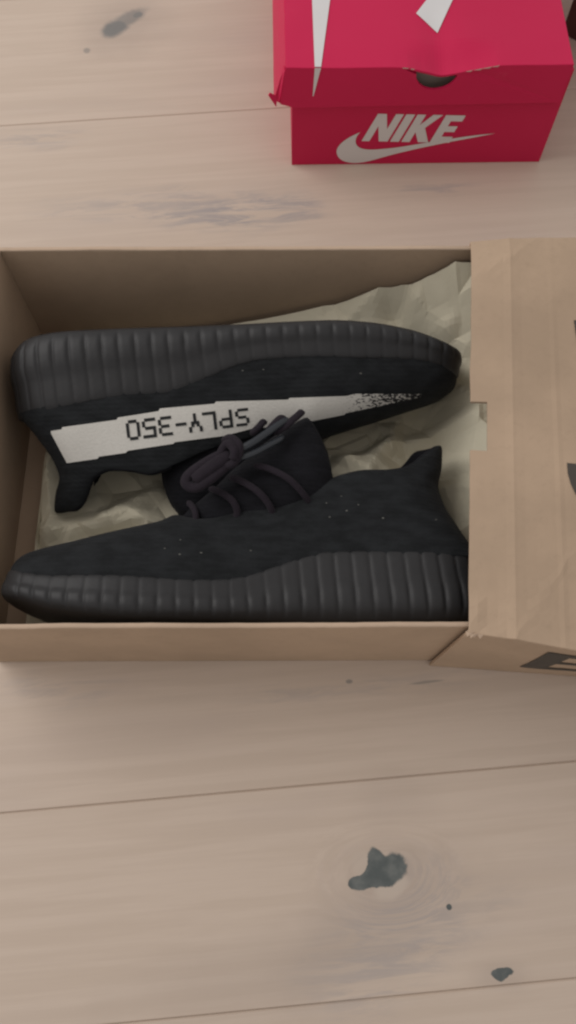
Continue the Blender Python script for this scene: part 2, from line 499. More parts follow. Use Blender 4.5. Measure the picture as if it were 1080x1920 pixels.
# ------------------------------------------------------------------ tissue paper
def build_paper():
    rnd = random.Random(11)
    x0, x1, y0, y1 = -18.7, 16.6, 11.2, 38.25
    pts = []
    nx, ny = 20, 15
    for j in range(ny+1):
        for i in range(nx+1):
            ex = i in (0, nx); ey = j in (0, ny)
            x = lerp(x0, x1, i/nx)+(0 if ex else rnd.uniform(-.75, .75))
            y = lerp(y0, y1, j/ny)+(0 if ey else rnd.uniform(-.75, .75))
            if ex: x += rnd.uniform(-.5, .5) if i == 0 else 0
            pts.append(Vector((x, y)))
    v2, e, f, *_ = delaunay_2d_cdt(pts, [], [], 0, 1e-5)
    ridge = table([(-18, .5), (-7, 1.6), (-1, 3.3), (6, 5.6), (10, 7.6), (13, 8.8), (17, 9.6)])
    def z(x, y):
        h = .55+.35*noise.noise(Vector((x*.22, y*.22, 3)))
        w = max(0, (y-33.0)/5.2)
        h += (ridge(x)-.6)*(w**1.25)
        # right end lifts against the drawer's end
        h += 5.2*sstep(9.8, 15.5, x)*sstep(14, 22, y)*(1-.35*sstep(31, 37, y))
        # swells between the shoes
        h += 1.0*sstep(-13, -17, x)*sstep(34, 28, y)+2.2*math.exp(-((x+11.5)/4.0)**2-((y-20.3)/2.6)**2)+3.6*math.exp(-((x-5.5)/4.5)**2-((y-24.2)/2.4)**2)
        return min(h, 10.0)
    amp = lambda x, y: .42 if y < 33 else (.40 if y < 37.6 else .14)
    bm = bmesh.new()
    vs = [bm.verts.new((p.x, p.y, max(.36, z(p.x, p.y)+rnd.uniform(-1, 1)*amp(p.x, p.y)))) for p in v2]
    for t in f:
        try: bm.faces.new([vs[k] for k in t])
        except ValueError: pass
    bmesh.ops.subdivide_edges(bm, edges=bm.edges, cuts=5, use_grid_fill=True)
    # folds the eye can follow: (pixel from, pixel to, height there, width cm, rise cm)
    folds = []
    for (ua, va, ub, vb, z_, wd, am) in ((600, 618, 730, 556, 5, 1.6, .9), (735, 556, 850, 640, 7, 1.2, -.8), (690, 600, 835, 612, 6, 1.2, .7), (790, 545, 885, 610, 8, 1.4, .8),
                                         (820, 640, 885, 700, 7, 1.0, .6), (770, 735, 690, 880, 3.5, 1.1, .6), (560, 880, 720, 800, 3.2, 1.0, -.6), (640, 850, 690, 890, 3, .9, .5),
                                         (730, 800, 880, 775, 5, 1.1, .7), (760, 850, 880, 880, 5, 1.0, -.5), (840, 900, 875, 1000, 5, 1.2, .6),
                                         (85, 1000, 260, 962, 2, 1.1, .7), (150, 1010, 330, 985, 2, .8, -.5), (90, 860, 100, 1000, 1.5, .9, .6), (200, 960, 290, 905, 2.5, 1.0, .5)):
        a = at(ua, va, z_); b = at(ub, vb, z_)
        folds.append((a.xy, b.xy, wd, am))
    for v in bm.verts:
        p = v.co
        q = Vector((p.x*.30, p.y*.30, 2.5))
        dv = noise.voronoi(q)[0]
        n = noise.noise(Vector((p.x*.9, p.y*.9, 7)))*.03+.35*min(.5, dv[1]-dv[0])-.1
        for a, b, wd, am in folds:
            ab = b-a; t = min(1, max(0, (p.xy-a).dot(ab)/ab.length_squared))
            d = (p.xy-(a+ab*t)).length
            if d < wd: n += am*(1-d/wd)
        p.z = min(10.6, max(.34, p.z+n))
        p.y = min(p.y, 38.30)
    me = bpy.data.meshes.new('tissue_paper')
    for v in bm.verts: v.co *= S
    bmesh.ops.recalc_face_normals(bm, faces=bm.faces)
    bm.to_mesh(me); bm.free()
    o = bpy.data.objects.new('tissue_paper', me); C.objects.link(o)
    me.materials.append(M['paper'])
    md = o.modifiers.new('thickness', 'SOLIDIFY'); md.thickness = .02*S
    o['label'] = 'crumpled khaki tissue paper lining the tray under the sneakers'
    o['category'] = 'paper'
build_paper()

# ------------------------------------------------------------------ sneakers
L = 32.5
PLAN = [(0, 0), (.09, 1.3), (.55, 2.6), (1.8, 3.7), (4, 4.35), (7, 4.9), (10, 4.95), (13, 4.7), (17, 4.25), (21, 4.0),
        (25, 4.05), (28, 4.0), (30.3, 3.6), (31.75, 2.65), (32.4, 1.35), (32.5, 0)]
b0 = table([(0, 1.75), (1, 1.5), (2, 1.2), (4, .62), (7, .18), (10, 0), (22, 0), (28, .05), (30, .2), (31.5, .45), (32.5, .8)])
hb_ = table([(0, 3.75), (1, 3.4), (2, 3.05), (4, 2.75), (8, 2.65), (12, 2.5), (14.5, 2.55), (16.2, 2.85), (18, 3.5), (20, 4.25), (21.4, 4.6),
            (24, 4.65), (28, 4.6), (31, 4.65), (32.5, 4.75)])
EA = table([(0, .75), (1, 1.9), (3, 3.8), (10, 10), (25, 25.2), (28, 27.2), (30.2, 28.5), (31.6, 29.4), (32.35, 29.95), (32.5, 30.15)])
EB = table([(.75, 4.6), (1.7, 5.2), (3, 5.65), (5, 6.25), (7.5, 6.95), (10, 7.7), (11, 8.05), (12.2, 7.55), (13.5, 7.35), (15.7, 7.75), (18.2, 8.4), (20.6, 9.35),
            (22.5, 10.35), (24, 10.65), (25.3, 10.7), (26.6, 10.95), (28, 11.6), (29.2, 12.9), (29.85, 13.6), (30.15, 13.7)])
EB_SCOOP = table([(.75, 4.6), (1.7, 5.2), (3, 5.65), (5, 6.25), (7.5, 6.95), (10, 7.7), (11, 8.0), (12.2, 7.55), (13.5, 7.35), (15.7, 7.75), (18.2, 8.4), (20.6, 9.35),
            (22.5, 10.0), (24, 9.7), (25.3, 9.6), (26.4, 10.0), (27.2, 10.9), (28, 12.2), (28.8, 13.1), (29.85, 13.35), (30.15, 13.35)])
EC = table([(.75, 0), (10, 0), (10.4, .1), (11, .6), (12.2, 1.8), (13.5, 2.4), (15.7, 2.75), (18.2, 2.9), (20.6, 3.0), (22.5, 3.0), (24, 3.0), (25.3, 2.9),
            (26.6, 2.65), (28, 2.05), (29.2, 1.25), (29.9, .55), (30.15, 0)])
HEEL = table([(0, 32.2), (.11, 31.45), (.3, 30.4), (.46, 29.65), (.64, 29.3), (.82, 29.8), (1, 30.15)])
PITCH = 1.13

def perimeter(n):
    side, length = resample(catmull([(a, c, 0) for a, c in PLAN], 10), n)
    pts = [(p.x, p.y) for p in side]+[(p.x, -p.y) for p in reversed(side[1:-1])]
    return pts, length

def shoe_mid(a, m):          # banana-shaped last: toe swings towards the big toe
    return m*(.55*(1-sstep(0, 14, a))-.15*sstep(14, 22, a)*(1-sstep(22, 30, a)))

def build_shoe(name, label, m, loc, rotz, tongue_tab, tongue_c, far_lift, roll=0, heel_up=0, tab_cut=0, size=1.0):
    eb = EB_SCOOP if m < 0 else EB
    hb = lambda a: hb_(a)+heel_up*sstep(23, 32, a)
    t = thing(name, label, 'sneaker', loc, rotz, 'pair of black sneakers in the tray')
    t.rotation_euler = (roll, 0, rotz); t.scale = (size, size, size)
    # ---- ribbed midsole
    n = 380
    pts, plen = perimeter(n)
    N = len(pts)
    normals = []
    for i in range(N):
        a = Vector(pts[(i+1) % N])-Vector(pts[i-1]); a.normalize()
        nn = Vector((a.y, -a.x))
        if nn.dot(Vector(pts[i])-Vector((pts[i][0]*.86+16*.14, 0))) < 0: nn = -nn
        normals.append(nn)
    lev = [0, .04, .10, .18, .28, .38, .48, .56, .64, .74, .84, .92, .97, 1.0, 1.0]
    prof = table([(0, -.55), (.04, -.30), (.10, -.08), (.2, .05), (.38, .10), (.5, .06), (.6, -.04), (.8, -.12), (.94, -.20), (1, -.34)])
    V = []
    for li, k in enumerate(lev):
        for i, (a, c) in enumerate(pts):
            s = plen*(i/n if i <= n else (2*n-i)/n)
            g = ((s+k*.30*(1 if s > 18 else .5))/PITCH) % 1.0
            rib = 1-abs(2*g-1)**5                                   # broad ridge, narrow groove
            amt = sstep(2.2, 5.0, s)*(1-.35*sstep(0, 3, 3-abs(plen-s)))
            edge = sstep(0, .12, k)*(1-.6*sstep(.9, 1.0, k))
            out = prof(k)+(rib-1)*.105*amt*edge*(1-.6*sstep(.5, .62, k)*(1-sstep(20, 24, s)))
            # lower half of each rib stands out as a soft window
            out += .11*amt*rib*sstep(.10, .2, k)*(1-sstep(.44, .54, k))
            bb = lerp(b0(a), hb(a)+(.07*(rib-.5)*amt), k)
            if li == len(lev)-1: out -= .5
            V.append((a+normals[i].x*out, bb, shoe_mid(a, m)+c+normals[i].y*out))
    F = grid_faces(N, len(lev), wrap=True)
    top0 = (len(lev)-1)*N
    for row, off in ((0, 0), (top0, 0)):
        for i in range(n):
            j = (N-i) % N
            i2 = i+1; j2 = N-i-1
            q = (row+i, row+i2, row+j2, row+j)
            q = tuple(dict.fromkeys(q))
            if len(q) >= 3: F.append(q)
    mesh('midsole', V, F, M['rubber'], t, smooth=True)
    # ---- knit upper
    n2 = 110
    pu, _ = perimeter(n2)
    NU = len(pu)
    K = 22
    def surf(a, c, q, inset=0.0):
        sg = 1 if c >= 0 else -1
        ca = max(0, abs(c)-.30-inset)
        a_in = a+(.25 if a < 2 else 0)*(1-a/2)-.3*sstep(30, 32.5, a)
        aE, = (EA(a),); bE = eb(aE)-(1.5*sstep(21.5, 23, aE)*(1-sstep(27.6, 29.9, aE)) if sg < 0 and m < 0 else 0); cE = max(0, EC(aE)-inset)
        bE -= tab_cut*sstep(27, 29.5, aE)
        if sg < 0: bE += far_lift*sstep(25.5, 27.6, aE)*(1-.9*sstep(28.6, 30.1, aE))
        bB = hb(a)-.25
        ex = lerp(2.1, 1.45, sstep(11, 15, aE))
        e = (1-q**ex)**(1/ex) if q < 1 else 0
        aa = aE+(a_in-aE)*e
        wh = sstep(26.5, 32.2, a)
        aa = lerp(aa, HEEL(q)-(32.5-a)*lerp(.55, 1, q)-inset*wh, wh*.85)
        cc = cE+(ca-cE)*e
        b = lerp(bB, bE, q)
        # the toe box and quarter are not perfectly smooth
        p = Vector((aa*.35, b*.35, sg*2+m))
        w = noise.noise(p)*.10
        return (aa, b+w*.35*q, shoe_mid(aa, m)+sg*(cc+w*(1 if cc > .3 else 0)))
    V = []
    for k in range(K+1):
        q = sin(pi/2*k/K)
        for a, c in pu: V.append(surf(a, c, q))
    F = grid_faces(NU, K+1, wrap=True)
    bvh = BVHTree.FromPolygons([Vector(v) for v in V], F)
    mesh('upper', V, F, M['knit'], t, smooth=True)
    # ---- lining: rolled collar lip and inner wall
    sel = [i for i, (a, c) in enumerate(pu) if EA(a) > 21.0]
    V = []
    rows = [(1, 0, 0), (1, .08, .10), (1, .24, .15), (1, .40, .06), (.97, .46, 0), (.85, .5, 0), (.6, .5, 0), (.3, .5, 0), (.1, .6, 0)]
    for q, ins, lift in rows:
        for i in sel:
            p = surf(*pu[i], q, ins)
            V.append((p[0], p[1]+lift, p[2]))
    mesh('lining', V, grid_faces(len(sel), len(rows)), M['knit_soft'], t, smooth=True)
    # ---- padded tongue
    V = []; ns = 28
    st = []
    for i in range(len(tongue_tab)): st.append(tongue_tab[i])
    FP = catmull([(s[0], s[1], s[4]) for s in st], 6); BP = catmull([(s[2], s[3], s[4]) for s in st], 6); WP = catmull([(s[5], s[4], 0) for s in st], 6)
    for i in range(len(FP)):
        mid = (FP[i]+BP[i])/2; ax = (FP[i]-BP[i])/2; w = WP[i].x
        for k in range(ns):
            th = 2*pi*k/ns
            ct, s_ = cos(th), sin(th)
            ct = math.copysign(abs(ct)**.8, ct); s_ = math.copysign(abs(s_)**.8, s_)
            wv = 1+.05*noise.noise(Vector((i*.3, k*.5, m)))
            p = mid+ax*ct*wv
            V.append((p.x, p.y, tongue_c(i/(len(FP)-1))+s_*w*wv))
    F = grid_faces(ns, len(FP), wrap=True)+[tuple(range(ns)), tuple((len(FP)-1)*ns+k for k in range(ns))]
    mesh('tongue', V, F, M['knit_soft'], t, smooth=True)
    tb = BVHTree.FromPolygons([Vector(v) for v in V], F)
    return t, bvh, tb

TONGUE_F = [(10.6, 7.3, 12.6, 6.2, 0, 1.2), (12.4, 8.9, 16.2, 6.6, 0, 2.3), (15.0, 11.3, 19.6, 7.4, 0, 2.8), (17.4, 13.5, 21.9, 9.3, 0, 2.9),
            (18.9, 14.35, 21.8, 11.8, 0, 2.6), (19.8, 14.8, 21.0, 13.6, 0, 2.0), (20.2, 14.85, 20.5, 14.5, 0, 1.1)]
TONGUE_B = [(10.6, 7.3, 12.6, 6.2, 0, 1.2), (12.4, 8.6, 16.2, 6.6, 0, 2.2), (14.6, 10.2, 19.6, 7.4, 0, 2.5), (16.4, 11.2, 22.0, 9.3, 0, 2.4),
            (17.6, 12.0, 21.8, 11.6, 0, 2.1), (18.6, 12.9, 21.0, 13.0, 0, 1.7), (19.2, 13.6, 20.3, 13.9, 0, .9)]

FLOC, FROT = Vector((-18.85, 11.35, 5.65)), radians(0.0)
BLOC, BROT, BROLL, BSIZE = Vector((12.95, 34.45, 7.0)), radians(180+2.0), radians(-22), 1.03
MF = Matrix.Translation(FLOC) @ Matrix.Rotation(FROT, 4, 'Z')
MB = Matrix.Translation(BLOC) @ Matrix.Rotation(BROT, 4, 'Z') @ Matrix.Rotation(BROLL, 4, 'X') @ Matrix.Scale(BSIZE, 4)
shoeF, bvF, tbF = build_shoe('sneaker', 'black knit sneaker in front, toe left, laces tied in a bow', 1, FLOC, FROT, TONGUE_F,
                             lambda q: lerp(.2, 1.7, q), 1.5)
shoeB, bvB, tbB = build_shoe('sneaker', 'black knit sneaker behind, toe right, white side stripe with lettering', -1, BLOC, BROT, TONGUE_B,
                             lambda q: lerp(.0, .5, q), 0.0, BROLL, 1.1, .9, BSIZE)

def to_local(p, mat):
    return mat.inverted() @ Vector(p)

def on_shoe(u, v, bv, mat, lift=.05):
    """point of the shoe that is seen at (u, v) of the photograph, in shoe coordinates"""
    x, y = (u-540)/FPX, (960-v)/FPX
    d = Vector((x, sin(TILT)+y*cos(TILT), -cos(TILT)+y*sin(TILT))).normalized()
    inv = mat.inverted()
    o = inv @ Vector((0, 0, CAM_H)); dl = (inv.to_3x3() @ d).normalized()
    h, nrm, idx, dist = bv.ray_cast(o, dl)
    if h is None: h, nrm, idx, dist = bv.find_nearest(inv @ at(u, v, 8))
    if nrm.dot(dl) > 0: nrm = -nrm
    return h+nrm*lift

def polyline(pts):
    def f(x):
        for i in range(len(pts)-1):
            if x <= pts[i+1][0]:
                d = pts[i+1][0]-pts[i][0]
                return lerp(pts[i][1], pts[i+1][1], 0 if d == 0 else max(0, (x-pts[i][0])/d))
        return pts[-1][1]
    return f

# white stripe with stepped knit edges
up = polyline([(96, 808), (116, 805), (117, 801), (219, 787), (221, 783), (297, 771), (300, 766), (402, 757), (405, 753), (540, 749), (543, 746), (650, 742), (665, 738), (790, 738)])
lo = polyline([(96, 812), (126, 868), (183, 860), (186, 856), (236, 849), (240, 845), (325, 832), (328, 829), (420, 817), (470, 804), (559, 794), (645, 777), (648, 774), (715, 760), (790, 744)])
cols = sorted(set([96+(790-96)*i/180 for i in range(181)]+[116, 117, 126, 183, 186, 219, 221, 236, 240, 297, 300, 325, 328, 402, 405, 540, 543, 645, 648]))
V = []; nr = 9
for u in cols:
    for k in range(nr): V.append(on_shoe(u, lerp(up(u), lo(u), k/(nr-1)), bvB, MB, .045))
stripe = mesh('side_stripe', V, grid_faces(nr, len(cols)), M['stripe'], shoeB, smooth=True)
FONT = {'S': ['.####', '#....', '#....', '.###.', '....#', '....#', '####.'], 'P': ['####.', '#...#', '#...#', '####.', '#....', '#....', '#....'],
        'L': ['#....', '#....', '#....', '#....', '#....', '#....', '#####'], 'Y': ['#...#', '#...#', '.#.#.', '.###.', '..#..', '..#..', '..#..'],
        '-': ['.....', '.....', '.....', '####.', '.....', '.....', '.....'], '3': ['####.', '....#', '....#', '.###.', '....#', '....#', '####.'],
        '5': ['#####', '#....', '#....', '####.', '....#', '....#', '####.'], '0': ['.###.', '#...#', '#...#', '#...#', '#...#', '#...#', '.###.']}
for ch, uc in zip('053-YLPS', (250, 280, 310, 337, 366, 393, 423, 454)):
    vc = 806-(uc-250)*.1182
    hgt = lerp(37, 32, (uc-250)/204); wid = 25
    V, F = [], []
    for r, row in enumerate(FONT[ch]):
        for c_, x in enumerate(row):
            if x != '#': continue
            b = len(V)
            for dr, dc in ((0, 0), (0, 1), (.5, 0), (.5, 1), (1, 0), (1, 1)):
                e = .06
                rr = r+(dr if dr == .5 else (-e if dr == 0 else 1+e)); cc = c_+(-e if dc == 0 else 1+e)
                x_, y_ = (cc/5-.5)*wid, (rr/7-.5)*hgt
                x_, y_ = -x_, -y_                                     # the shoe lies upside down to us
                y_ += -x_*.118
                V.append(on_shoe(uc+x_+y_*.12, vc+y_, bvB, MB, .085))
            F += [(b, b+1, b+3, b+2), (b+2, b+3, b+5, b+4)]
    mesh('knit_letter', V, F, M['letter'], stripe)

# laces of the front sneaker (points: photograph pixel and height of the lace's middle)
def lace(pts, r=.25, name='lace', mat='lace', flat=.75, rf=None):
    P = [to_local(at(u, v, z), MF) for u, v, z in pts]
    return tube(name, P, r, M[mat], shoeF, 12, flat, rfun=rf)
lace([(476, 872, 9.6), (505, 879, 9.9), (540, 897, 9.9), (563, 919, 9.5), (577, 938, 8.9), (580, 948, 8.3)], .23)
lace([(430, 893, 9.0), (458, 905, 9.5), (484, 922, 9.6), (503, 944, 9.2), (511, 962, 8.7), (512, 972, 8.1)], .24)
lace([(392, 915, 8.4), (415, 924, 9.0), (435, 938, 9.2), (444, 956, 8.9), (443, 972, 8.5), (440, 982, 8.0)], .24)
lace([(352, 940, 7.4), (364, 955, 8.0), (367, 972, 8.2), (360, 990, 8.1), (350, 1003, 7.9), (345, 1010, 7.5)], .22)
# bow: fat doubled loop, knot, second loop with shiny ends
lace([(440, 842, 10.6), (408, 856, 10.7), (376, 874, 10.6), (352, 893, 10.4), (350, 908, 10.3), (368, 914, 10.3), (394, 898, 10.5), (418, 878, 10.6), (436, 858, 10.6)], .36, 'bow_loop', flat=.8)
lace([(436, 850, 10.75), (404, 870, 10.8), (376, 890, 10.6), (362, 902, 10.4)], .46, 'bow_loop', flat=.7)
lace([(418, 828, 10.5), (432, 822, 11.0), (447, 834, 11.2), (446, 856, 11.0), (432, 872, 10.8), (418, 866, 10.6), (416, 846, 10.8), (428, 832, 11.2), (440, 846, 11.3), (436, 866, 11.0)], .30, 'knot', flat=.9)
lace([(440, 846, 10.9), (470, 832, 11.0), (500, 812, 10.8), (528, 792, 10.5), (540, 786, 10.2)], .26, 'bow_loop', 'aglet')
lace([(446, 860, 10.8), (475, 850, 10.8), (502, 836, 10.6), (524, 824, 10.3), (530, 818, 10.0)], .22, 'lace_end', 'aglet')
lace([(512, 812, 10.1), (530, 802, 10.3), (548, 788, 10.3), (562, 776, 10.1), (566, 772, 9.9)], .27, 'lace_end')
lace([(470, 815, 9.9), (484, 802, 10.2), (492, 793, 10.1), (496, 790, 9.9)], .26, 'lace_end')
lace([(500, 812, 10.1), (514, 796, 10.5), (526, 785, 10.4), (534, 790, 10.2), (538, 806, 9.9)], .28, 'bow_loop')
# lint caught in the knit
def specks(px_list, bv, mat, parent):
    rnd = random.Random(5)
    V, F = [], []
    for u, v, r in px_list:
        b = len(V)
        for k in range(5):
            a = 2*pi*k/5+rnd.random()
            V.append(on_shoe(u+cos(a)*r*1.25, v+sin(a)*r*.7, bv, mat, .05))
        F.append(tuple(range(b, b+5)))
    o = mesh('lint', V, F, M['lint'], parent); o['kind'] = 'stuff'
specks([(309, 1029, 1.6), (338, 1013, 1.6), (337, 1040, 2.2), (377, 1037, 2.2), (470, 1033, 1.8), (612, 944, 1.5), (650, 958, 2.2), (618, 970, 1.8), (672, 947, 1.6), (640, 931, 1.3),
        (718, 972, 2.2), (817, 975, 2.0)], bvF, MF, shoeF)
specks([(455, 695, 1.7), (494, 693, 1.7), (676, 700, 2.2)], bvB, MB, shoeB)

# ------------------------------------------------------------------ outer sleeve of the brown shoebox
sleeve = thing('shoebox_sleeve', 'creased brown cardboard sleeve with thumb notch, printed dark, covering the tray end', 'box', (26, 24.4, 0))
inv = Vector((26, 24.4, 0))
ZT = 11.85
FL, BL = Vector((10.75, 10.15, ZT)), Vector((13.35, 39.15, ZT))
fY = polyline([(10, 10.25), (10.75, 10.15), (17.0, 9.05), (24, 8.4), (45, 7.6)])
gY = polyline([(10, 39.2), (13.35, 39.15), (21, 39.12), (45, 38.6)])
ds = [0, .12, .5, 1.08, 1.7, 2.2, 2.5, 2.7, 2.9, 3.4, 4.1, 4.8, 5.3, 5.6, 5.9, 6.6, 7.5, 8.6, 10, 13, 17, 22, 28]
n_f = 0.418; n_b = 0.540
fs = sorted(set([i/48 for i in range(49) if abs(i/48-n_f) > .008 and abs(i/48-n_b) > .008]+[n_f, n_b]))
def sleeve_top(d, f):
    x = lerp(FL.x, BL.x, f)+d
    y = lerp(fY(x), gY(x), f)
    z = ZT
    if d < 2.7: z -= (2.7-d)*.115
    z += .05*math.exp(-((d-2.7)/.25)**2)                       # ridge where the flap folds
    if 2.7 < d: z -= (d-2.7)*.03 if d < 5.6 else .087-.02*(d-5.6)
    z += .05*math.exp(-((d-5.6)/.22)**2)*(1-.6*sstep(.5, .9, f))
    z += .028*max(0, d-2.7)*sstep(-.004, .010, .466-f)*(1-sstep(.02, .2, .466-f))*sstep(0, 1, 9-d)   # cross crease
    z -= .05*math.exp(-((f-.466)/.006)**2)*sstep(2.4, 3.0, d)
    if f < .30 and d > 2.5:
        g = .215-f-.05*(6.5-d)*1.1                              # diagonal fold to the front corner
        z -= .55*max(0, g)*sstep(2.5, 3.2, d)
        z += .05*math.exp(-(g/.012)**2)
    z -= 2.6*max(0, f-.955)*sstep(-1, 4, d)                     # rounded back fold
    if f > .88 and d < 4.2:                                     # crushed back corner
        g = (f-.88)-.022*d
        z -= 3.0*max(0, g)
        z += .06*math.exp(-(g/.012)**2)
    if f < .16 and d < 3:                                       # crushed front corner
        k = (.16-f)/.16*(3-d)/3
        z += .28*k*noise.noise(Vector((d*1.0, f*20, 4)))-.32*k*sstep(.5, 2.0, d)*(1-sstep(2, 2.7, d))
    z += .03*noise.noise(Vector((x*.5, y*.5, 0)))
    xx = x+.10*noise.noise(Vector((f*9, 2, 1)))*(1-sstep(0, 1.5, d))*(0 if n_f-.03 < f < n_b+.03 else 1)
    return (xx, y, z)
V = [Vector(sleeve_top(d, f))-inv for f in fs for d in ds]
i_f, i_b = fs.index(n_f), fs.index(n_b)
top = sheet('top_panel', V, grid_faces(len(ds), len(fs), lambda i, j: i < 3 and i_f <= j < i_b), M['card'], sleeve, .26, -1, False, (0, 0, 1), .04)
# front panel: top row follows the top panel's front edge
rows = [0, .12, .3, .5, .7, .88, .97, 1]
fb = polyline([(9.9, 10.2), (21, 9.40), (45, 7.7)])
V = []
for r in rows:
    for d in ds:
        p = Vector(sleeve_top(d, 0)); p.z -= .03; p.y -= .02
        bx = p.x-.40
        q = Vector((bx, fb(bx)+.02, .03))
        w = p.lerp(q, r)
        w.y -= .12*sin(pi*r)*sstep(0, 6, d)
        w.y += .03*noise.noise(Vector((w.x*.4, w.z*.4, 9)))
        V.append(w-inv)
front = sheet('front_panel', V, grid_faces(len(ds), len(rows)), M['card'], sleeve, .26, -1, False, (0, -1, 0), .04)
V = []
for r in (0, .5, 1):
    for d in ds:
        p = Vector(sleeve_top(d, 1)); p.z -= .03; p.y += .02
        V.append(p.lerp(Vector((p.x, p.y+.02, .03)), r)-inv)
sheet('back_panel', V, grid_faces(len(ds), 3), M['card'], sleeve, .20, -1, False, (0, 1, 0))
# right end closes the sleeve outside the picture
pf, pb = Vector(sleeve_top(28, 0)), Vector(sleeve_top(28, 1))
sheet('end_panel', [pf-inv, pb-inv, Vector((pb.x, pb.y, .03))-inv, Vector((pf.x-.4, pf.y, .03))-inv], [(0, 1, 2, 3)], M['card'], sleeve, .25, -1, up=(1, 0, 0))
# torn corner fibres
rnd = random.Random(3)
V, F = [], []
for k in range(7):
    p = Vector(sleeve_top(.05+.12*k, 0)); p.y += rnd.uniform(-.05, .15); p.z += .02
    b = len(V)
    V += [p-inv, p+Vector((.22, rnd.uniform(-.12, .05), .03))-inv, p+Vector((rnd.uniform(-.25, .1), -.22, -.18))-inv, p+Vector((-.2, .1, -.05))-inv]
    F += [(b, b+1, b+2), (b, b+2, b+3)]
sheet('torn_corner', V, F, M['card_edge'], sleeve, .03)

def print_on(name, poly, fn, mat, parent, sub=0, origin=Vector((0, 0, 0))):
    """flat print: outline in some 2-D space, fn maps to the surface"""
    bm = poly_bm(poly, sub)
    V = [fn(v.co.x, v.co.y)-origin for v in bm.verts]
    bm.verts.index_update()
    F = [tuple(v.index for v in f.verts) for f in bm.faces]
    bm.free()
    return mesh(name, V, F, mat, parent)
bvt = BVHTree.FromPolygons([Vector(sleeve_top(d, f)) for f in fs for d in ds], grid_faces(len(ds), len(fs)))
def on_top(x, y):
    h, *_ = bvt.ray_cast(Vector((x, y, 30)), Vector((0, 0, -1)))
    return (h if h else Vector((x, y, ZT)))+Vector((0, 0, .05))
# figure on the sleeve's top: only its two left terminals enter the picture
pt = lambda u, v: at(u, v, ZT)
xr = pt(1062, 872)
def arc(cx, cy, r, a0, a1, n=14, ry=1.0): return [(cx+r*cos(lerp(a0, a1, i/n)), cy+ry*r*sin(lerp(a0, a1, i/n))) for i in range(n+1)]
y_mid = pt(1080, 760).y-1.15
cx3 = xr.x+4.0
outer = arc(cx3, y_mid-3.6, 4.0, radians(172), radians(400), 22)
inner = arc(cx3, y_mid-3.6, 2.5, radians(400), radians(172), 22)
print_on('printed_figure', outer+inner, on_top, M['ink'], top, 1, inv)
tp = pt(1076, 600); tq = pt(1076, 650)
print_on('printed_figure', [(tp.x, tp.y), (tp.x+7, tp.y), (tp.x+7, tq.y), (tp.x, tq.y)], on_top, M['ink'], top, 1, inv)
# letter B on the front panel
def on_front(u, v):
    # plane through the front panel around the letter
    p0 = Vector((14, 9.66, 5.5))
    nrm = Vector((-(fb(20)-fb(11))/9.0, 1, .045)).normalized()
    return p0, nrm
bvf = BVHTree.FromPolygons([v+inv for v in V] if False else [Vector(c)/S+inv for c in (vv.co for vv in front.data.vertices)], [tuple(p.vertices) for p in front.data.polygons])
def front_px(u, v):
    x, y = (u-540)/FPX, (960-v)/FPX
    d = Vector((x, sin(TILT)+y*cos(TILT), -cos(TILT)+y*sin(TILT))).normalized()
    h, *_ = bvf.ray_cast(Vector((0, 0, CAM_H)), d)
    return h
def front_xz(x, z):
    h, *_ = bvf.ray_cast(Vector((x, -20, z)), Vector((0, 1, 0)))
    return (h if h else Vector((x, 9.5, z)))+Vector((0, -.05, 0))
c0, c1 = front_px(972, 1249), front_px(1030, 1222)
bx, bz0, bz1 = (c0.x+c1.x)/2, c0.z, c1.z
hB = bz1-bz0
def frect(x0, x1, z0, z1):
    V = []; n = 8
    for i in range(n+1):
        for z in (z0, (z0+z1)/2, z1): V.append(front_xz(bx+lerp(x0, x1, i/n), bz0+z*hB)-inv)
    return V, grid_faces(3, n+1)
VV, FF = [], []
for r in ((0, 1.5, 0, 1.0), ):
    pass
for x0, x1, z0, z1 in ((0, 1.55, 0, 1), (1.55, 5.0, 0, .14), (1.55, 4.8, .45, .57), (1.55, 4.8, .86, 1), (4.7, 6.2, .07, .47), (4.5, 5.9, .53, .93)):
    v_, f_ = frect(x0, x1, z0, z1)
    k = len(VV); VV += v_; FF += [tuple(i+k for i in f) for f in f_]
mesh('printed_letter', VV, FF, M['ink'], front)

# ------------------------------------------------------------------ red shoebox
RB = Vector((0.35, 57.45, 0)); RROT = radians(.95)
red = thing('red_shoebox', 'bright red shoebox with dented lid and white lettering, standing behind the tray', 'box', RB, RROT)
RW, RD, RH = 23.45, 34.0, 9.9
Rm = Matrix.Rotation(RROT, 3, 'Z')
def r_local(p): return Rm.inverted() @ (Vector(p)-RB)
HX = 12.55                                                   # middle of the thumb hole
def notch(x0, x1, z0, ztop, r, hx, n=16, dz=0, y=0.0):
    pts = [(x0, z0), (x1, z0), (x1, ztop(x1))]
    xs = [lerp(x1, hx+r, i/8) for i in range(1, 9)]
    pts += [(x, ztop(x)) for x in xs[:-1]]
    pts += [(hx+r*cos(a), ztop(hx)-dz-.85*r*sin(a)) for a in [pi*i/n for i in range(n+1)]]
    xs = [lerp(hx-r, x0, i/8) for i in range(1, 9)]
    pts += [(x, ztop(x)) for x in xs]
    return pts
def face_xz(name, pts, y, mat, thick, parent, bend=lambda x, z: 0):
    bm = poly_bm(pts)
    V = [(v.co.x, y+bend(v.co.x, v.co.y), v.co.y) for v in bm.verts]
    F = [tuple(v.index for v in f.verts) for f in bm.faces]; bm.free()
    return sheet(name, V, F, mat, parent, thick, -1, up=(0, -1, 0))
body = face_xz('front_wall', notch(0, RW, .03, lambda x: RH, 2.3, HX, dz=.0), 0, M['red'], .28, red)
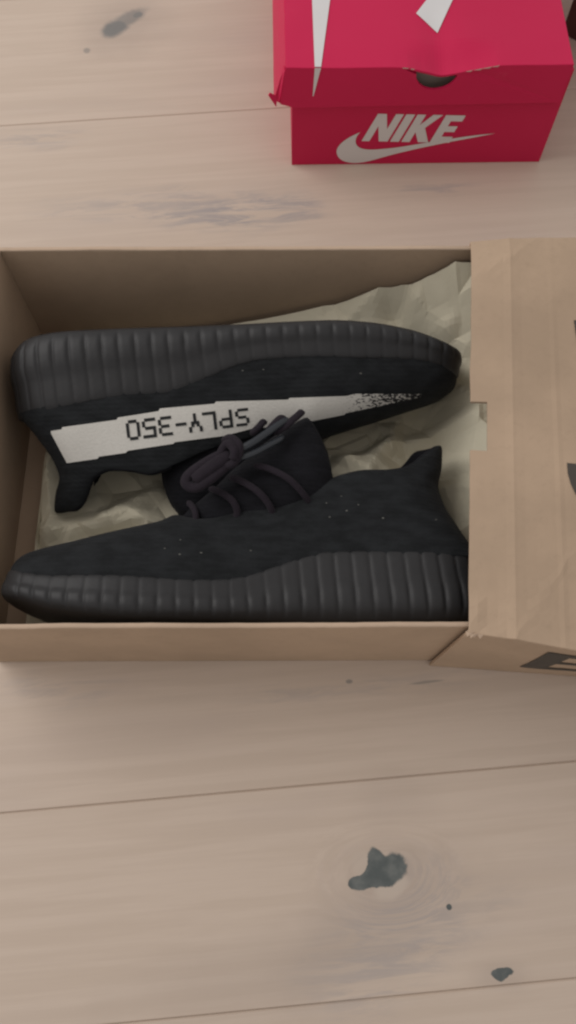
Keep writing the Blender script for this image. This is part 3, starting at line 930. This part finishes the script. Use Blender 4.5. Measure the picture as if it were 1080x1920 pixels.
for nm, x0, x1, y0, y1 in (('side_wall', 0.001, .28, .30, RD), ('side_wall', RW-.28, RW-.001, .30, RD), ('back_wall', .30, RW-.30, RD-.28, RD)):
    box(nm, x0, x1, y0, y1, .03, RH-.02, M['red'], red, .04)
box('bottom', .3, RW-.3, .3, RD-.3, .03, .3, M['grey_card'], red, 0)
# card panel added close behind the thumb hole to catch light through it
box('hole_backing', .32, RW-.32, 1.1, 1.3, .32, 9.8, M['grey_card'], red, 0)
# lid
lid = bpy.data.objects.new('lid', None); lid.empty_display_size = .03; C.objects.link(lid); lid.parent = red
LX0, LX1, LY0, LY1, LZ = -.55, RW-.35, -.36, RD+.4, 10.75
edge_dip = polyline([(-1, 0), (8.2, .02), (9.5, .12), (10.6, .42), (12.4, .60), (13.8, .62), (15.2, .38), (17.0, .02), (25, 0)])
def lid_z(x, y):
    z = LZ-edge_dip(x)*(1-sstep(0, 3.2, y-LY0))
    z -= .30*math.exp(-((x-12.3)/1.2)**2)*(1-sstep(0, 9, y-LY0))          # crease running back from the hole
    z -= .10*max(0, 12.3-x)/12.3*(1-sstep(0, 14, y-LY0))*sin(pi*max(0, min(1, x/12.3)))
    z += .04*noise.noise(Vector((x*.3, y*.3, 2)))
    return z
xs = [lerp(LX0, LX1, i/80) for i in range(81)]
ys = [LY0+(LY1-LY0)*(i/50)**1.5 for i in range(51)]
V = [(x, y, lid_z(x, y)) for y in ys for x in xs]
ltop = sheet('lid_top', V, grid_faces(len(xs), len(ys)), M['red'], lid, .22, -1, False, (0, 0, 1), .05)
SK = 3.7
zt = lambda x: lid_z(x, LY0)-.02
sk_pts = notch(LX0+.02, LX1, LZ-SK, zt, 1.72, HX-.55, dz=-.05)
sk_pts[0] = (LX0-.48, LZ-SK+.25)
sk_pts.insert(1, (LX0+.75, LZ-SK-.15))
front_skirt = face_xz('lid_front', sk_pts, LY0-.02, M['red'], .24, lid, lambda x, z: -.10*sstep(0, 4, LZ-z)*(1 if x < 6 else .3)+.10*math.exp(-((x-14.8)/1.0)**2)*sstep(0, 2, z-8.5))
# left skirt stands off the box
V = []
for k in range(20):
    y = lerp(LY0+.25, LY1, k/19)
    for q in (0, .35, .7, 1):
        V.append((LX0-.02-1.0*q-.12*sin(pi*q), y, LZ-.05-SK*q))
sheet('lid_side', V, grid_faces(4, 20), M['red'], lid, .22, -1, False, (-1, 0, 0))
V = []
for k in range(20):
    y = lerp(LY0+.25, LY1, k/19)
    for q in (0, .5, 1): V.append((LX1+.02+.20*q, y, LZ-.05-SK*q))
sheet('lid_side', V, grid_faces(3, 20), M['red'], lid, .22, -1, False, (1, 0, 0))
# little glued corner flap poking out
sheet('corner_flap', [(LX0-.75, LY0+.15, 7.9), (LX0-1.35, LY0+.05, 8.35), (LX0-1.50, LY0-.02, 8.15), (LX0-.85, LY0-.1, 7.05)], [(0, 1, 2, 3)], M['red'], lid, .12)
sheet('corner_flap', [(LX0+.02, LY0+.02, LZ-.3), (LX0-.46, LY0+.02, LZ-SK+.27), (LX0-.98, LY0+.75, LZ-SK+.05), (LX0-.10, LY0+.6, LZ-.3)], [(0, 1, 2, 3)], M['red'], lid, .10)
# scuffed white fibres along the crushed edge
for (x, w) in ((9.3, .5), (9.9, .3), (14.6, .45), (15.3, .6), (16.0, .7), (16.7, .5)):
    z = lid_z(x, LY0)
    sheet('scuff', [(x-w*.6, LY0-.055, lid_z(x-w*.6, LY0)+.03), (x+w*.6, LY0-.055, lid_z(x+w*.6, LY0)+.03), (x+w*.3, LY0-.075, z-.06), (x-w*.4, LY0-.075, z-.05)], [(0, 1, 2, 3)], M['scuff'], lid, .02)
# hinge at the back
V = [(LX0, LY1, LZ-.05), (LX1, LY1, LZ-.05), (LX1, LY1, LZ-SK), (LX0, LY1, LZ-SK)]
sheet('lid_back', V, [(0, 1, 2, 3)], M['red'], lid, .22, -1, up=(0, 1, 0))

# white print on the lid: world pixel -> lid surface
def on_lid(u, v):
    z = LZ
    for _ in range(4):
        p = r_local(at(u, v, z)); z = lid_z(p.x, max(LY0, p.y))
    return Vector((p.x, p.y, z+.035))
def lid_poly(name, poly, sub):
    bm = poly_bm(poly, sub)
    V = [(v.co.x, v.co.y, lid_z(v.co.x, v.co.y)+.06) for v in bm.verts]
    F = [tuple(v.index for v in g.verts) for g in bm.faces]; bm.free()
    return mesh(name, V, F, M['white'], ltop)
pa, pb_, pc, pd = on_lid(585, 0), on_lid(619, 0), on_lid(602, 127), on_lid(590, 127)
ext = 1.8
lid_poly('printed_stroke', [(pd.x, LY0+.03), (pc.x, LY0+.03), (pb_.x+(pb_.x-pc.x)*ext, pb_.y+(pb_.y-LY0)*ext), (pa.x+(pa.x-pd.x)*ext, pa.y+(pa.y-LY0)*ext)], 4)
qa, qb, qc, qd = on_lid(780, 26), on_lid(820, 63), on_lid(849, 0), on_lid(800, 0)
lid_poly('printed_stroke', [(qa.x, qa.y), (qb.x, qb.y), (qc.x+(qc.x-qb.x)*2, qc.y+(qc.y-qb.y)*2), (qd.x+(qd.x-qa.x)*2.5, qd.y+(qd.y-qa.y)*2.5)], 5)
# its tip folds down the lid's front
fy = RB.y
def on_red_front(u, v, yl):
    n = Rm @ Vector((0, 1, 0)); p0 = RB+Rm @ Vector((0, yl, 0))
    return r_local(at_plane(u, v, p0, n))
tip = on_red_front(587, 180, LY0-.1)
V = []
for q in (0, .2, .4, .6, .8, 1):
    for e in (0, 1):
        x = lerp((pd.x, pc.x)[e], tip.x+(e-.5)*.06, q); z = lerp(lid_z(x, LY0)+.03, tip.z, q)
        V.append((x, LY0-.06-.10*sstep(0, 4, LZ-z), z))
mesh('printed_stroke', V, grid_faces(2, 6), M['white'], front_skirt)

# word and swoosh on the front wall, outlines in photograph pixels
K1 = lambda x, y: (480+x/1.8, y/1.8)
def red_print(name, poly, yl=.03):
    bm = poly_bm(poly)
    V = []
    for v in bm.verts:
        p = on_red_front(v.co.x, v.co.y, -yl); V.append((p.x, -yl, p.z))
    F = [tuple(v.index for v in g.verts) for g in bm.faces]; bm.free()
    return mesh(name, V, F, M['white'], body)
GL = {'N': (1.06, [[(0, 0), (.32, 0), (.32, .55), (.70, 0), (1.06, 0), (1.06, 1), (.74, 1), (.74, .45), (.36, 1), (0, 1)]]),
      'I': (.36, [[(0, 0), (.36, 0), (.36, 1), (0, 1)]]),
      'K': (1.06, [[(0, 0), (.34, 0), (.34, .36), (.68, 0), (1.10, 0), (.62, .52), (1.04, 1), (.64, 1), (.34, .62), (.34, 1), (0, 1)]]),
      'E': (.80, [[(0, 0), (.80, 0), (.80, .22), (.34, .22), (.34, .39), (.74, .39), (.74, .60), (.34, .60), (.34, .78), (.80, .78), (.80, 1), (0, 1)]])}
x = 0; total = 1.06+.36+1.06+.80+3*.10
for ch in 'NIKE':
    w, polys = GL[ch]
    for poly in polys:
        out = []
        for px_, py_ in poly:
            s = (x+px_)/total
            bxp = lerp(356, 652, s); byp = lerp(476, 482, s)
            txp = lerp(412, 708, s); typ = lerp(384, 390, s)
            out.append(K1(lerp(bxp, txp, py_), lerp(byp, typ, py_)))
        red_print('printed_letter', out)
    x += w+.10
sw = [(352, 446), (318, 462), (288, 483), (273, 505), (275, 525), (290, 541), (318, 549), (352, 549), (392, 541), (460, 522), (540, 503), (640, 482), (730, 465), (808, 450),
      (730, 458), (640, 471), (560, 484), (480, 497), (425, 503), (385, 505), (356, 501), (340, 490), (336, 474), (342, 458)]
sw = [(p.x, p.y) for p in catmull([(a, b, 0) for a, b in sw[:14]], 3)]+[(p.x, p.y) for p in catmull([(a, b, 0) for a, b in sw[13:]+sw[:1]], 3)[1:-1]]
red_print('printed_swoosh', [K1(a, b) for a, b in sw], .04)

# ------------------------------------------------------------------ unidentified dark form at the picture's corner, built as a box
p = at(1077, -8, 4)
dark = thing('dark_form', 'unidentified dark brown boxy form beyond the red shoebox, barely entering the top right corner', 'box', (p.x, p.y, 0), radians(-38))
box('lower_block', 0, 20, 0, 14, .03, 5.5, M['dark_brown'], dark, .1)
box('upper_block', -.2, 20.2, -.2, 14.2, 5.55, 7.6, M['dark_brown'], dark, .15)
